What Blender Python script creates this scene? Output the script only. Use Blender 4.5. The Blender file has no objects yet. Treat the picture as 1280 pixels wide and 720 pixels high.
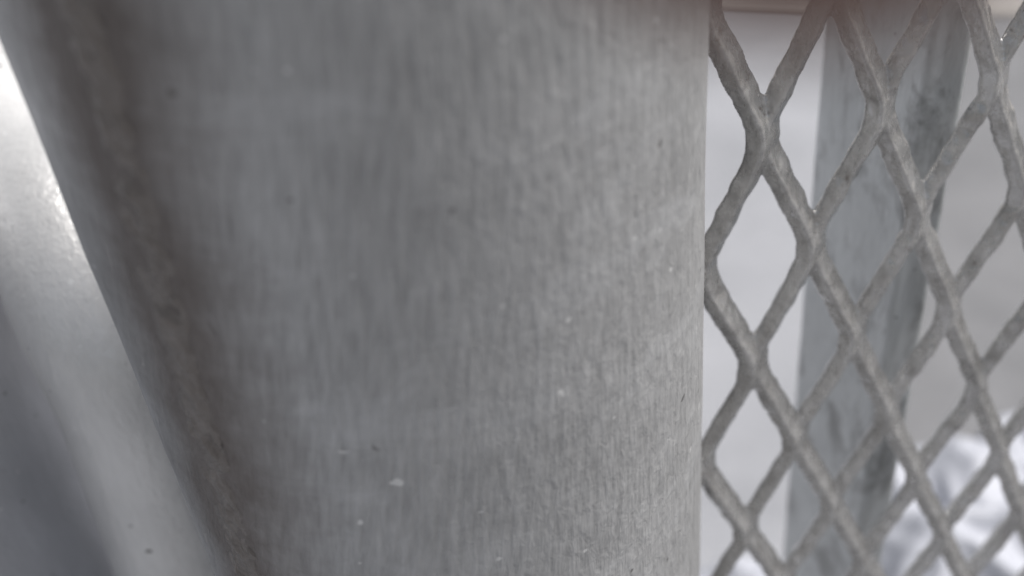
import bpy, bmesh, math, random
from mathutils import Vector, Matrix, noise
MM = 0.001
sc = bpy.context.scene
col = sc.collection
random.seed(7)

# ------------------------------------------------------------------ camera
F = 1322.0                                    # focal length in pixels at 1280 wide
CAM = Vector((-67.77, -155.39, 105.02)) * MM
XC = Vector((0.957623, -0.266364, -0.109583))  # image right
YC = Vector((-0.249844, -0.578909, -0.776172)) # image down
ZC = Vector((0.143306, 0.770658, -0.620926))   # viewing direction
cd = bpy.data.cameras.new('camera')
cam = bpy.data.objects.new('camera', cd); col.objects.link(cam)
m = Matrix.Identity(4)
for i in range(3):
    m[i][0] = XC[i]; m[i][1] = -YC[i]; m[i][2] = -ZC[i]; m[i][3] = CAM[i]
cam.matrix_world = m
cd.sensor_width = 36.0
cd.lens = 36.0 * F / 1280.0
cd.clip_start = 0.002
cd.clip_end = 500.0
cd.dof.use_dof = True
cd.dof.focus_distance = 0.182
cd.dof.aperture_fstop = 37.2 / 3.5
sc.camera = cam

# ------------------------------------------------------------------ sky, sun, exposure
SUN_AZ = math.radians(96)      # measured from +Y towards +X
SUN_EL = math.radians(64)
w = bpy.data.worlds.new('World'); sc.world = w; w.use_nodes = True
nt = w.node_tree
bg = nt.nodes['Background']
sky = nt.nodes.new('ShaderNodeTexSky')
sky.sky_type = 'NISHITA'; sky.sun_disc = False
sky.sun_elevation = SUN_EL; sky.sun_rotation = SUN_AZ
sky.air_density = 1.0; sky.dust_density = 4.0; sky.ozone_density = 1.0
hs = nt.nodes.new('ShaderNodeHueSaturation')          # thin overcast: the same sky, greyer
hs.inputs['Saturation'].default_value = 0.42
nt.links.new(sky.outputs[0], hs.inputs['Color'])
nt.links.new(hs.outputs[0], bg.inputs[0])
bg.inputs[1].default_value = 0.05
sd = bpy.data.lights.new('sun', 'SUN')
sd.energy = 2.9; sd.angle = math.radians(30); sd.color = (1.0, 0.97, 0.94)
sun = bpy.data.objects.new('sun', sd); col.objects.link(sun)
to_sun = Vector((math.sin(SUN_AZ) * math.cos(SUN_EL), math.cos(SUN_AZ) * math.cos(SUN_EL), math.sin(SUN_EL)))
sun.rotation_euler = to_sun.to_track_quat('Z', 'Y').to_euler()
sc.view_settings.view_transform = 'Standard'
sc.view_settings.look = 'None'
sc.view_settings.exposure = 1.17
sc.view_settings.gamma = 1.0

# ------------------------------------------------------------------ helpers
def ray(px, py):
    return (XC * ((px - 640) / F) + YC * ((py - 360) / F) + ZC)
GZ = -0.55
def on_ground(px, py):
    d = ray(px, py); return CAM + d * ((GZ - CAM.z) / d.z)
def mesh_obj(name, verts, faces, mat, parent=None, smooth=True):
    me = bpy.data.meshes.new(name)
    me.from_pydata([tuple(v) for v in verts], [], faces)
    me.update()
    if smooth:
        me.polygons.foreach_set('use_smooth', [True] * len(me.polygons))
    o = bpy.data.objects.new(name, me); col.objects.link(o)
    if mat: me.materials.append(mat)
    if parent: o.parent = parent
    return o
def tag(o, label=None, cat=None, group=None, kind=None):
    if label: o['label'] = label
    if cat: o['category'] = cat
    if group: o['group'] = group
    if kind: o['kind'] = kind
    return o
def empty(name, loc):
    o = bpy.data.objects.new(name, None); col.objects.link(o); o.location = loc
    o.empty_display_size = 0.02
    return o
def new_mat(name):
    mt = bpy.data.materials.new(name); mt.use_nodes = True
    return mt, mt.node_tree.nodes, mt.node_tree.links, mt.node_tree.nodes['Principled BSDF']

def tex_noise(N, L, vec, scale, detail=3, rough=0.55, dist=0.0):
    n = N.new('ShaderNodeTexNoise')
    n.inputs['Scale'].default_value = scale; n.inputs['Detail'].default_value = detail
    n.inputs['Roughness'].default_value = rough; n.inputs['Distortion'].default_value = dist
    L.new(vec, n.inputs['Vector']); return n.outputs['Fac']
def mapping(N, L, vec, scale, loc=(0, 0, 0)):
    mp = N.new('ShaderNodeMapping'); mp.inputs['Scale'].default_value = scale
    mp.inputs['Location'].default_value = loc
    L.new(vec, mp.inputs['Vector']); return mp.outputs['Vector']
def ramp(N, L, fac, stops):
    r = N.new('ShaderNodeValToRGB'); L.new(fac, r.inputs[0])
    e = r.color_ramp.elements
    while len(e) < len(stops): e.new(0.5)
    for el, (p, c) in zip(e, stops):
        el.position = p; el.color = (*c, 1) if len(c) == 3 else c
    return r.outputs[0]
def math_(N, L, op, a, b):
    n = N.new('ShaderNodeMath'); n.operation = op
    for i, x in enumerate((a, b)):
        if isinstance(x, (int, float)): n.inputs[i].default_value = x
        else: L.new(x, n.inputs[i])
    return n.outputs[0]
def mixc(N, L, fac, a, b, mode='MIX'):
    n = N.new('ShaderNodeMix'); n.data_type = 'RGBA'; n.blend_type = mode
    for i, x in ((0, fac), (6, a), (7, b)):
        if isinstance(x, (int, float)): n.inputs[i].default_value = x
        elif isinstance(x, tuple): n.inputs[i].default_value = (*x, 1)
        else: L.new(x, n.inputs[i])
    return n.outputs[2]
def bump(N, L, h, strength, dist, prev=None):
    b = N.new('ShaderNodeBump'); b.inputs['Strength'].default_value = strength
    b.inputs['Distance'].default_value = dist
    L.new(h, b.inputs['Height'])
    if prev is not None: L.new(prev, b.inputs['Normal'])
    return b.outputs['Normal']

def silver_paint(name, base, streak=1.0, lump=1.0, metallic=0.35, rough=0.42, dirt_or_shade=None, spot=0.3, uv=False):
    """brushed-on aluminium paint: vertical brush streaks, orange peel, small dirt specks"""
    mt, N, L, P = new_mat(name)
    T = N.new('ShaderNodeTexCoord')
    tc = T.outputs['Object']
    st = T.outputs['UV'] if uv else tc
    ax = (lambda k: (1, k, 1)) if uv else (lambda k: (1, 1, k))
    s1 = tex_noise(N, L, mapping(N, L, st, ax(0.13)), 850, 2, 0.6)          # brush streaks, about 1 mm wide
    s2 = tex_noise(N, L, mapping(N, L, st, ax(0.2)), 330, 3, 0.65, 0.4)
    pe = tex_noise(N, L, mapping(N, L, st, ax(0.5)), 600, 2, 0.65, 0.4)     # orange peel
    big = tex_noise(N, L, mapping(N, L, tc, (1, 1, 0.5)), 45, 3, 0.6)
    h = math_(N, L, 'ADD', math_(N, L, 'MULTIPLY', s2, 1.0 * streak), math_(N, L, 'MULTIPLY', s1, 0.8 * streak))
    h = math_(N, L, 'ADD', h, math_(N, L, 'MULTIPLY', pe, 0.75 * lump))
    L.new(bump(N, L, h, 1.0, 0.00037), P.inputs['Normal'])
    k = math_(N, L, 'ADD', math_(N, L, 'MULTIPLY', s1, 0.62 * streak), math_(N, L, 'MULTIPLY', big, 0.38))
    k = math_(N, L, 'ADD', k, 0.31 * (1 - streak))
    lo = tuple(c * 0.74 for c in base); hi = tuple(min(1, c * 1.26) for c in base)
    c = ramp(N, L, k, [(0.3, lo), (0.7, hi)])
    if uv:                                                                  # pale scuffs and wiped smears
        sm_ = tex_noise(N, L, mapping(N, L, tc, (0.6, 0.6, 1.6)), 55, 4, 0.7, 0.6)
        c = mixc(N, L, math_(N, L, 'MULTIPLY', ramp(N, L, sm_, [(0.50, (0, 0, 0)), (0.68, (1, 1, 1))]), 0.30), c, (0.58, 0.59, 0.60))
    if spot:                                                                # dark grit and bright chips in the paint
        sp = tex_noise(N, L, tc, 430, 0, 0.4)
        spm = ramp(N, L, sp, [(0.12, (1, 1, 1)), (0.16, (0, 0, 0)), (0.84, (0, 0, 0)), (0.88, (0.999, 0.999, 0.999))])
        spc = ramp(N, L, sp, [(0.45, (0.05, 0.045, 0.04)), (0.55, (0.8, 0.8, 0.79))])
        c = mixc(N, L, math_(N, L, 'MULTIPLY', spm, spot * 2), c, spc)
    if dirt_or_shade: c = dirt_or_shade(N, L, tc, c)
    L.new(c, P.inputs['Base Color'])
    P.inputs['Metallic'].default_value = metallic
    r = ramp(N, L, pe, [(0.25, (rough - 0.08,) * 3), (0.75, (rough + 0.10,) * 3)])
    L.new(r, P.inputs['Roughness'])
    return mt

# ------------------------------------------------------------------ setting: ground and paving
mt, N, L, P = new_mat('mortar_bed')
tc = N.new('ShaderNodeTexCoord').outputs['Object']
L.new(ramp(N, L, tex_noise(N, L, tc, 60, 4), [(0.3, (0.13, 0.125, 0.12)), (0.7, (0.24, 0.235, 0.23))]), P.inputs['Base Color'])
P.inputs['Roughness'].default_value = 0.95
M_ground = mt
def concrete(name, a, b):
    mt, N, L, P = new_mat(name)
    tc = N.new('ShaderNodeTexCoord').outputs['Object']
    n1 = tex_noise(N, L, tc, 6, 5, 0.65, 0.5); n2 = tex_noise(N, L, tc, 220, 3, 0.6)
    k = math_(N, L, 'ADD', math_(N, L, 'MULTIPLY', n1, 0.7), math_(N, L, 'MULTIPLY', n2, 0.3))
    L.new(ramp(N, L, k, [(0.32, a), (0.68, b)]), P.inputs['Base Color'])
    P.inputs['Roughness'].default_value = 0.85
    L.new(bump(N, L, n2, 0.5, 0.002), P.inputs['Normal'])
    return mt
M_slab = [concrete('pale_concrete', (0.160, 0.165, 0.178), (0.232, 0.237, 0.254)),
          concrete('grey_concrete', (0.090, 0.092, 0.097), (0.148, 0.149, 0.156)),
          concrete('beige_concrete', (0.20, 0.188, 0.178), (0.26, 0.246, 0.233))]
S = 60.0
g = mesh_obj('ground', [(-S, -S, GZ - .012), (S, -S, GZ - .012), (S, S, GZ - .012), (-S, S, GZ - .012)], [(0, 1, 2, 3)], M_ground, smooth=False)
tag(g, kind='structure')
pave = empty('pavement', (0, 0, GZ)); tag(pave, kind='structure')
def slab_mesh(mat, sx, sy):
    bm = bmesh.new(); bmesh.ops.create_cube(bm, size=1)
    for v in bm.verts: v.co = Vector((v.co.x * sx, v.co.y * sy, v.co.z * .04 - .02))
    bmesh.ops.bevel(bm, geom=[e for e in bm.edges], offset=.004, segments=1, affect='EDGES')
    me = bpy.data.meshes.new('paving_slab'); bm.to_mesh(me); bm.free(); me.materials.append(mat); return me
SL = 1.35
pave.location = (CAM.x, CAM.y, GZ); pave.rotation_euler = (0, 0, -math.radians(35.5))   # laid at an angle to the fence
slabs = [slab_mesh(mm, SL - .008, SL - .008) for mm in M_slab]
for i in range(-3, 3):
    for j in range(-2, 4):
        k = (0 if i < 0 else 1) if j <= 0 else 2
        o = bpy.data.objects.new('paving_slab', slabs[k]); col.objects.link(o); o.parent = pave
        o.location = ((i + .5) * SL, (j + .5) * SL + .08, random.uniform(-.0015, .0015)); o.rotation_euler = (0, 0, random.uniform(-.002, .002))

# ------------------------------------------------------------------ the large round post
PX, PY, PR = -55.7 * MM, 0.0, 51.6 * MM
Z0, Z1 = GZ, 0.42
def taper(z):                                # the post narrows upwards and leans very slightly: (axis offset, radius factor)
    zw = z + GZ
    return 0.0226 * zw, 1 - 0.219 * zw
SEAM = []                                    # seam path on the post wall (angle, z)
def seam_angle(z):                           # angle about the post axis, drifting a little with height
    return math.radians(-138.2 + 95.0 * max(-.12, min(.12, z + GZ)))
def dirt_or_shade(N, L, tc, c):
    # brown reflection and shade along the weld seam, painted into the wall colour
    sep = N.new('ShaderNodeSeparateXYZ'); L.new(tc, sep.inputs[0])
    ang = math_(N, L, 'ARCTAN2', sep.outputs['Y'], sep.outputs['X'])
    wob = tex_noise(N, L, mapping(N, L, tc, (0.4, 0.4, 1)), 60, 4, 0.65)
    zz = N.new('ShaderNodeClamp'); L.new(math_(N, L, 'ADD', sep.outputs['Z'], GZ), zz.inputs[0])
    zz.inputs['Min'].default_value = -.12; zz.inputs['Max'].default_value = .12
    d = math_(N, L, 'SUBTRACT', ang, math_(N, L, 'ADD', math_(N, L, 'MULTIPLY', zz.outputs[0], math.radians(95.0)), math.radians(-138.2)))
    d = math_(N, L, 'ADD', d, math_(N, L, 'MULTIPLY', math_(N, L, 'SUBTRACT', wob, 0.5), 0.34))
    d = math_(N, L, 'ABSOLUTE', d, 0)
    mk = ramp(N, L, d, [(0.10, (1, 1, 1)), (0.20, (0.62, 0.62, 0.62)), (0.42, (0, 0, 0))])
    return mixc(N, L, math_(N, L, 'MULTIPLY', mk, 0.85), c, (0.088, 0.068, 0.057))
M_post = silver_paint('silver_paint_post', (0.374, 0.375, 0.376), 1.0, 1.05, 0.35, 0.45, dirt_or_shade, uv=True)
post = empty('round_post', (PX, PY, GZ))
tag(post, 'wide round steel post in silver paint with vertical brush streaks, left of the mesh', 'post')
NS, NZ = 256, 120
A0 = math.radians(145)
vs, fs, uvs = [], [], []
for j in range(NZ + 1):
    z = (Z1 - Z0) * j / NZ
    for i in range(NS + 1):
        b = -2 * math.pi + 2 * math.pi * i / NS          # runs from the back of the post round to the back again
        a = A0 + b
        r = PR + 0.00022 * noise.noise(Vector((math.cos(a) * 6, math.sin(a) * 6, z * 40))) + 0.00008 * noise.noise(Vector((math.cos(a) * 25, math.sin(a) * 25, z * 160)))
        ox, k = taper(z)
        vs.append((ox + math.cos(a) * r * k, math.sin(a) * r * k, z))
        zw = z + GZ                                      # the brush strokes fan out a little from the right-hand side
        fan = math.exp(2.9 * 0.13 * math.tanh(zw / 0.13))
        uvs.append(((b + math.pi) * PR * fan, z))
W = NS + 1
for j in range(NZ):
    for i in range(NS):
        fs.append((j * W + i, j * W + i + 1, (j + 1) * W + i + 1, (j + 1) * W + i))
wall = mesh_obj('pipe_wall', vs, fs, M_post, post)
uvl = wall.data.uv_layers.new(name='brush')
for lp in wall.data.loops: uvl.data[lp.index].uv = uvs[lp.vertex_index]
# domed cap
vs, fs = [], []
for j in range(9):
    t = j / 8 * math.pi / 2
    for i in range(64):
        a = 2 * math.pi * i / 64
        ox, k = taper(Z1 - Z0)
        vs.append((ox + k * (PR + .001) * math.cos(t) * math.cos(a), k * (PR + .001) * math.cos(t) * math.sin(a), (Z1 - Z0) + .018 * math.sin(t) - .0005))
for j in range(8):
    for i in range(64):
        fs.append((j * 64 + i, j * 64 + (i + 1) % 64, (j + 1) * 64 + (i + 1) % 64, (j + 1) * 64 + i))
mesh_obj('cap', vs, fs, M_post, post)
# weld seam: lumpy bead laid up the wall
M_seam = silver_paint('silver_paint_weld', (0.165, 0.147, 0.134), 0.3, 2.2, 0.3, 0.36, spot=0)
vs, fs = [], []
n = 1500; kk = 16
for j in range(n + 1):
    z = (Z1 - Z0) * j / n
    A = seam_angle(z) + 0.022 * noise.noise(Vector((3.1, 0, z * 55))) + 0.030 * noise.noise(Vector((7.1, 0, z * 210)))
    wd = 0.0036 * (1 + 0.45 * noise.noise(Vector((9.3, 2, z * 130))))
    ht = 0.00062 * (1 + 0.9 * noise.noise(Vector((1.3, 5, z * 170))) + 0.12 * math.sin(z * 2 * math.pi / 0.0042))
    ht *= 1.0 if z + GZ > .03 else 1.5
    for i in range(kk + 1):
        q = -1 + 2 * i / kk
        a = A + q * wd / PR
        hh = max(ht, .0002) * max(0, 1 - q * q) ** 0.8 - .00028 + 0.00062 * noise.noise(Vector((q * 1.3, 4, z * 300 + q * 1.2))) + 0.0003 * noise.noise(Vector((q * 3.1, 8, z * 800)))
        ox, k = taper(z)
        vs.append((ox + math.cos(a) * (PR * k + hh), math.sin(a) * (PR * k + hh), z))
for j in range(n):
    for i in range(kk):
        b = j * (kk + 1) + i
        fs.append((b, b + 1, b + kk + 2, b + kk + 1))
mesh_obj('weld_seam', vs, fs, M_seam, post)

# ------------------------------------------------------------------ swept pipes on the left
def sweep(path, radius, ns=64):
    vs, fs = [], []
    up = Vector((1, 0, 0))
    for k, p in enumerate(path):
        t = (path[min(k + 1, len(path) - 1)] - path[max(k - 1, 0)]).normalized()
        s = (up - t * up.dot(t)).normalized(); u = t.cross(s)
        for i in range(ns):
            a = 2 * math.pi * i / ns
            r = radius * (1 + 0.006 * noise.noise(p * 60 + Vector((math.cos(a), math.sin(a), 0))))
            vs.append(p + (s * math.cos(a) + u * math.sin(a)) * r)
    for k in range(len(path) - 1):
        for i in range(ns):
            fs.append((k * ns + i, k * ns + (i + 1) % ns, (k + 1) * ns + (i + 1) % ns, (k + 1) * ns + i))
    fs.append(tuple(range(ns))[::-1]); fs.append(tuple((len(path) - 1) * ns + i for i in range(ns)))
    return vs, fs
M_pipe = silver_paint('silver_paint_smooth', (0.66, 0.655, 0.645), 0.2, 1.0, 0.25, 0.36, spot=0.4)
M_pipe2 = silver_paint('silver_paint_dull', (0.46, 0.47, 0.50), 0.2, 0.6, 0.3, 0.5)
def place(bearing, dist):
    b = math.radians(bearing)
    return Vector((CAM.x + math.sin(b) * dist, CAM.y + math.cos(b) * dist, 0))
a = place(-15.0, .212)
lean = Vector((-0.10, -0.02, -1)).normalized()
RB = .036
top = Vector((a.x, a.y, -.060))
path = []
for k in range(40, 0, -1): path.append(top + lean * (.484 * k / 40 / abs(lean.z)))
for k in range(0, 25):
    th = k / 24 * math.radians(84)
    path.append(top + Vector((-.24 * RB * (1 - math.cos(th)), RB * (1 - math.cos(th)), RB * math.sin(th))))
d = (path[-1] - path[-2]).normalized()
e0 = path[-1]
for k in range(1, 30): path.append(e0 + d * .02 * k)
bp = empty('bent_pipe', (a.x, a.y, GZ)); tag(bp, 'smooth silver pipe bent backwards, its top shining white, beside the wide post', 'pipe')
vs, fs = sweep([p - Vector((a.x, a.y, GZ)) for p in path], .0195)
mesh_obj('pipe_wall', vs, fs, M_pipe, bp)
a = place(-29.8, .27)
bp2 = empty('support_pipe', (a.x, a.y, GZ)); tag(bp2, 'dull dark grey pipe at the lower left corner behind the bent pipe', 'pipe')
vs, fs = sweep([Vector((0, 0, .0 + .01 * k)) for k in range(0, 56)], .053)  # radius enlarged to block light on the bent pipe's left side
mesh_obj('pipe_wall', vs, fs, M_pipe2, bp2)

# ------------------------------------------------------------------ flat stiffener bar behind the mesh
def bar_dirt(N, L, tc, c):
    n = tex_noise(N, L, mapping(N, L, tc, (1, 1, 0.6)), 70, 5, 0.7, 0.4)
    mk = ramp(N, L, n, [(0.52, (0, 0, 0)), (0.66, (1, 1, 1))])
    return mixc(N, L, math_(N, L, 'MULTIPLY', mk, 0.6), c, (0.10, 0.095, 0.09))
M_bar = silver_paint('silver_paint_bar', (0.62, 0.64, 0.645), 0.4, 0.8, 0.35, 0.42, bar_dirt)
bar = empty('upright_bar', (56.6 * MM, 29.5 * MM, GZ)); tag(bar, 'upright grey painted flat bar standing edge-on behind the mesh', 'bar')
prof = []                                  # rounded rectangle, cut with extra points along its flat sides
hx, hy, rr = .0048, .0215, .0030
for cx_, cy_, a0 in ((hx - rr, hy - rr, 0), (-hx + rr, hy - rr, 90), (-hx + rr, -hy + rr, 180), (hx - rr, -hy + rr, 270)):
    for k in range(9):
        a_ = math.radians(a0 + k * 90 / 8)
        prof.append((cx_ + rr * math.cos(a_), cy_ + rr * math.sin(a_)))
pr2 = []
for k, p in enumerate(prof):
    q = prof[(k + 1) % len(prof)]
    pr2.append(p)
    d_ = math.hypot(q[0] - p[0], q[1] - p[1])
    if d_ > .002:
        for e_ in (.0004 / d_, .5, 1 - .0004 / d_): pr2.append((p[0] + (q[0] - p[0]) * e_, p[1] + (q[1] - p[1]) * e_))
nz_ = 160; n_ = len(pr2); vs, fs = [], []
for j in range(nz_ + 1):
    z = .95 * j / nz_
    for (x, y) in pr2:
        k = 1 + 0.02 * noise.noise(Vector((x * 300, y * 120, z * 45)))
        vs.append((x * k, y + .00025 * noise.noise(Vector((x * 200, y * 90, z * 60 + 9))), z))
for j in range(nz_):
    for i in range(n_):
        fs.append((j * n_ + i, j * n_ + (i + 1) % n_, (j + 1) * n_ + (i + 1) % n_, (j + 1) * n_ + i))
fs.append(tuple(range(n_))[::-1]); fs.append(tuple(nz_ * n_ + i for i in range(n_)))
mesh_obj('bar_body', vs, fs, M_bar, bar)

# ------------------------------------------------------------------ expanded metal sheet
def mesh_dirt(N, L, tc, c):
    n = tex_noise(N, L, tc, 150, 4, 0.7)
    mk = ramp(N, L, n, [(0.46, (0, 0, 0)), (0.66, (1, 1, 1))])
    c = mixc(N, L, math_(N, L, 'MULTIPLY', mk, 0.5), c, (0.21, 0.20, 0.19))
    n = tex_noise(N, L, mapping(N, L, tc, (1, 1, 1), (.4, .2, .9)), 210, 3, 0.7)      # chips down to rust
    mk = ramp(N, L, n, [(0.66, (0, 0, 0)), (0.72, (1, 1, 1))])
    return mixc(N, L, math_(N, L, 'MULTIPLY', mk, 0.55), c, (0.10, 0.072, 0.055))
M_mesh = silver_paint('silver_paint_mesh', (0.50, 0.495, 0.487), 0.1, 0.6, 0.68, 0.27, mesh_dirt)
M_mesh.node_tree.nodes['Principled BSDF'].inputs['Coat Weight'].default_value = 0.4
M_mesh.node_tree.nodes['Principled BSDF'].inputs['Coat Roughness'].default_value = 0.2
U, V = 12.0, 28.713
TAU = math.radians(40)                     # how far the strands are turned out of the sheet
HALF = 1.25                                # offset of a strand from the bond centre, along its own width
DIRW = Vector((math.cos(TAU), math.sin(TAU), 0))     # width direction of the ribbon
DIRT = Vector((-math.sin(TAU), math.cos(TAU), 0))    # thickness direction
NU, VA, VB = 14, -4, 10
bmv, bmf = [], []
def ribbon(pts, w, t):
    base = len(bmv); ns = 16
    for p in pts:
        for i in range(ns):
            a = 2 * math.pi * (i + .5) / ns
            c, s = math.cos(a), math.sin(a)
            ex = 0.2
            cx = math.copysign(abs(c) ** ex, c) * w / 2; sx = math.copysign(abs(s) ** ex, s) * t / 2
            bmv.append((p + DIRW * cx + DIRT * sx) * MM)
    for k in range(len(pts) - 1):
        for i in range(ns):
            bmf.append((base + k * ns + i, base + k * ns + (i + 1) % ns, base + (k + 1) * ns + (i + 1) % ns, base + (k + 1) * ns + i))
    bmf.append(tuple(base + i for i in range(ns))[::-1])
    bmf.append(tuple(base + (len(pts) - 1) * ns + i for i in range(ns)))
BL = 2.8                                   # half length of a bond
for u in range(0, NU):
    pts = []
    for v in range(VA, VB + 1):
        left = (u + v) % 2 == 1            # bond with the left neighbour at column u, else with the right one
        x = u * U if left else (u + 1) * U
        off = DIRW * (HALF if left else -HALF)
        jx = 0.35 * noise.noise(Vector((u * 1.7, v * 1.3, 3)))
        for dz in (BL, 0, -BL):
            pts.append(Vector((x + jx, 0, -v * V + dz)) + off)
        # free part of the strand
    # smooth resample
    fine = []
    for k in range(len(pts) - 1):
        for q in range(8):
            fine.append(pts[k].lerp(pts[k + 1], q / 8))
    fine.append(pts[-1])
    for it in range(3):
        fine = [fine[0]] + [(fine[k - 1] + fine[k] * 2 + fine[k + 1]) / 4 for k in range(1, len(fine) - 1)] + [fine[-1]]
    ribbon(fine, 5.6, 3.9)
tmp = mesh_obj('raw', bmv, bmf, M_mesh)
md = tmp.modifiers.new('r', 'REMESH'); md.mode = 'VOXEL'; md.voxel_size = 0.42 * MM
md = tmp.modifiers.new('s', 'SMOOTH'); md.factor = 0.5; md.iterations = 2
dg = bpy.context.evaluated_depsgraph_get()
ev = tmp.evaluated_get(dg)
sm = ev.to_mesh()
import numpy as np
co = np.empty(len(sm.vertices) * 3); sm.vertices.foreach_get('co', co); co = co.reshape(-1, 3)
no = np.empty(len(sm.vertices) * 3); sm.vertex_normals.foreach_get('vector', no); no = no.reshape(-1, 3)
# thick uneven paint
disp = np.array([0.00040 * noise.noise(Vector(c) * 230) + 0.00014 * noise.noise(Vector(c) * 640) for c in co.tolist()])
co = co + no * disp[:, None]
npoly = len(sm.polygons)
lv = np.empty(len(sm.loops), dtype=np.int64); sm.loops.foreach_get('vertex_index', lv)
lt = np.empty(npoly, dtype=np.int64); sm.polygons.foreach_get('loop_total', lt)
assert (lt == 4).all()
quads = lv.reshape(-1, 4)
cx = co[quads].mean(axis=1)[:, 0]
strip = np.clip(np.floor(cx / (U * MM)).astype(int), 0, NU - 1)
panel = empty('expanded_metal_mesh', (0, 0, -VB * V * MM)); tag(panel, 'silver painted expanded metal mesh with tall diamond openings right of the post', 'mesh')
base = np.array([0, 0, -VB * V * MM])
for u in range(NU):
    q = quads[strip == u]
    ids, inv = np.unique(q, return_inverse=True)
    vv = co[ids] - base
    qq = inv.reshape(-1, 4)
    me = bpy.data.meshes.new('strand')
    me.from_pydata(vv.tolist(), [], qq.tolist()); me.update()
    me.polygons.foreach_set('use_smooth', [True] * len(me.polygons))
    me.materials.append(M_mesh)
    o = bpy.data.objects.new('strand', me); col.objects.link(o); o.parent = panel
    nn = no[ids]
ev.to_mesh_clear()
bpy.data.objects.remove(tmp)
bm = bmesh.new(); bmesh.ops.create_icosphere(bm, subdivisions=3, radius=1)
for v in bm.verts: v.co = Vector((v.co.x * .0036, v.co.y * .0036, v.co.z * .0075)) * (1 + .28 * noise.noise(v.co * 2.3))
wm = bpy.data.meshes.new('weld_bead'); bm.to_mesh(wm); bm.free(); wm.materials.append(M_mesh)
for p in wm.polygons: p.use_smooth = True
for v in range(VA, VB + 1):                # tack welds between the mesh and the wide post
    if v % 2 == 1:
        o = bpy.data.objects.new('weld_bead', wm); col.objects.link(o); o.parent = panel
        o.location = (-.0022, .0008, (VB - v) * V * MM + random.uniform(-.002, .002)); o.rotation_euler = (0, 0, random.uniform(-.3, .3))

# ------------------------------------------------------------------ crumpled white plastic on the paving
mt, N, L, P = new_mat('white_plastic')
P.inputs['Base Color'].default_value = (0.31, 0.32, 0.355, 1); P.inputs['Roughness'].default_value = 0.6
tc = N.new('ShaderNodeTexCoord').outputs['Object']
L.new(bump(N, L, tex_noise(N, L, tc, 90, 3), 0.5, 0.003), P.inputs['Normal'])
M_plastic = mt
def crumple(name, px, py, rx, ry, hgt, seed, label, group=None):
    c = on_ground(px, py)
    n = 56; vs, fs = [], []
    for j in range(n + 1):
        for i in range(n + 1):
            u = -1 + 2 * i / n; v = -1 + 2 * j / n
            r = math.hypot(u, v) / max(1e-6, max(abs(u), abs(v))) if (u or v) else 1
            x, y = u / r * max(1, 1), v / r
            edge = 1 + 0.22 * noise.noise(Vector((x * 1.4, y * 1.4, seed)))
            p = Vector((x * 2.1, y * 2.1, seed))
            f1 = 1 - abs(noise.noise(p * .8)) * 2.0
            f2 = 1 - abs(noise.noise(p * 2.3 + Vector((5, 1, 2)))) * 2
            dome = max(0, 1 - x * x - y * y) ** 0.5
            z = hgt * dome * (0.35 + 0.65 * f1 + 0.12 * f2) + .003
            q = noise.noise_vector(p * 1.3) * 0.10
            vs.append(((x * edge + q.x * dome) * rx, (y * edge + q.y * dome) * ry, max(.002, z)))
    for j in range(n):
        for i in range(n):
            b = j * (n + 1) + i; fs.append((b, b + 1, b + n + 2, b + n + 1))
    o = mesh_obj(name, vs, fs, M_plastic); o.location = (c.x, c.y, GZ)
    o.rotation_euler = (0, 0, seed)
    md = o.modifiers.new('thickness', 'SOLIDIFY'); md.thickness = .001; md.offset = -1
    tag(o, label, 'bag', group)
    return o
crumple('plastic_bag', 1232, 704, .105, .09, .055, 1.3, 'large crumpled white plastic bag on the ground behind the mesh, lower right')
crumple('plastic_bag', 1300, 592, .06, .05, .03, 4.1, 'small crumpled white bag lying behind the larger one at the right edge')
crumple('plastic_scrap', 945, 752, .045, .032, .02, 2.2, 'white plastic scrap on the paving at the foot of the wide post')

# ------------------------------------------------------------------ the photographer's hand, one fingertip dipping into view
mt, N, L, P = new_mat('skin')
tc = N.new('ShaderNodeTexCoord').outputs['Object']
L.new(ramp(N, L, tex_noise(N, L, tc, 140, 3), [(0.3, (0.15, 0.085, 0.066)), (0.7, (0.21, 0.125, 0.10))]), P.inputs['Base Color'])
P.inputs['Roughness'].default_value = 0.5
P.inputs['Subsurface Weight'].default_value = 0.1; P.inputs['Subsurface Radius'].default_value = (.003, .001, .0006); P.inputs['Subsurface Scale'].default_value = 1.0
M_skin = mt
mt, N, L, P = new_mat('nail'); P.inputs['Base Color'].default_value = (0.55, 0.36, 0.30, 1); P.inputs['Roughness'].default_value = 0.3
M_nail = mt
TIP = CAM + ray(880, 118) * 0.026
BK = (-YC * 0.93 - ZC * 0.30 + XC * 0.18).normalized()      # from the tip back to the knuckle
SD = (XC - BK * XC.dot(BK)).normalized()                    # across the hand
NR = BK.cross(SD).normalized()
if NR.dot(ZC) > 0: NR = -NR                                 # palm side, towards the lens
HB = TIP + BK * 0.165                                       # wrist
def hp(b, sd, n): return TIP + (BK * b + SD * sd + NR * n) * MM - HB
jv, je, jr = [], [], []
def add(p, r, prev=None):
    jv.append(p); jr.append(r * MM)
    if prev is not None: je.append((prev, len(jv) - 1))
    return len(jv) - 1
wr = add(hp(165, 24, 0), 24)
fa = add(hp(230, 26, 0), 27, wr)
pm = add(hp(128, 22, 0), 17, wr)
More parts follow.
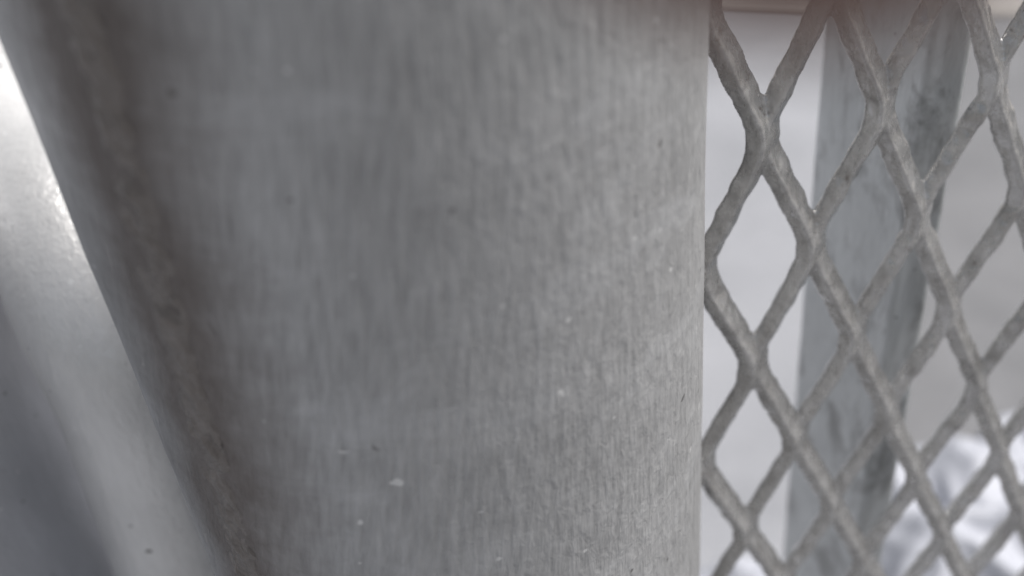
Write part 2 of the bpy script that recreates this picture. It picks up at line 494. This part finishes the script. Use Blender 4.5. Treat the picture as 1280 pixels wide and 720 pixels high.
def finger(mcp, rest):
    k = add(hp(*mcp[:3]), mcp[3], pm)
    for q in rest: k = add(hp(*q[:3]), q[3], k)
finger((88, 0, 0, 10.5), [(48, -1, 3, 9.0), (24, 0, 2, 8.6), (10, 0, 0.5, 8.4), (0.5, 0, 0, 6.6)])
finger((84, 21, 0, 10.5), [(44, 21, 14, 9.2), (44, 21, 40, 8.4), (60, 21, 50, 7.4)])
finger((88, 41, 0, 10.0), [(52, 42, 14, 8.8), (52, 42, 38, 8.0), (66, 42, 47, 7.0)])
finger((95, 59, 0, 9.0), [(66, 61, 12, 7.8), (66, 61, 30, 7.0), (77, 61, 38, 6.2)])
th = add(hp(140, 2, 12), 13, pm)
th = add(hp(112, -16, 22), 11, th); th = add(hp(86, -22, 32), 9.6, th); th = add(hp(70, -20, 38), 8.0, th)
me = bpy.data.meshes.new('hand'); me.from_pydata([tuple(v) for v in jv], je, []); me.update()
ho = bpy.data.objects.new('hand', me); col.objects.link(ho)
ho.modifiers.new('skin', 'SKIN')
sk = me.skin_vertices[0].data
for i, r in enumerate(jr): sk[i].radius = (r, r)
sk[0].use_root = True
md = ho.modifiers.new('sub', 'SUBSURF'); md.levels = 2; md.render_levels = 2
dg = bpy.context.evaluated_depsgraph_get()
hm = bpy.data.meshes.new_from_object(ho.evaluated_get(dg))
ho.modifiers.clear(); ho.data = hm; hm.materials.clear(); hm.materials.append(M_skin)
hm.polygons.foreach_set('use_smooth', [True] * len(hm.polygons))
ho.location = HB
tag(ho, 'hand reaching in from above, its blurred brown fingertip at the top edge above the mesh', 'hand')
vs, fs = [], []
for j in range(7):
    for i in range(7):
        u = -1 + i / 3; v = -1 + j / 3
        wv = 4.6 * (1 - 0.12 * v * v)
        vs.append(hp(11 + v * 5.5, u * wv, -(8.15 - 2.2 * u * u - 0.5 * max(0, -v))))
for j in range(6):
    for i in range(6):
        b = j * 7 + i; fs.append((b, b + 1, b + 8, b + 7))
o = mesh_obj('fingernail', vs, fs, M_nail, ho)
md = o.modifiers.new('t', 'SOLIDIFY'); md.thickness = .0006
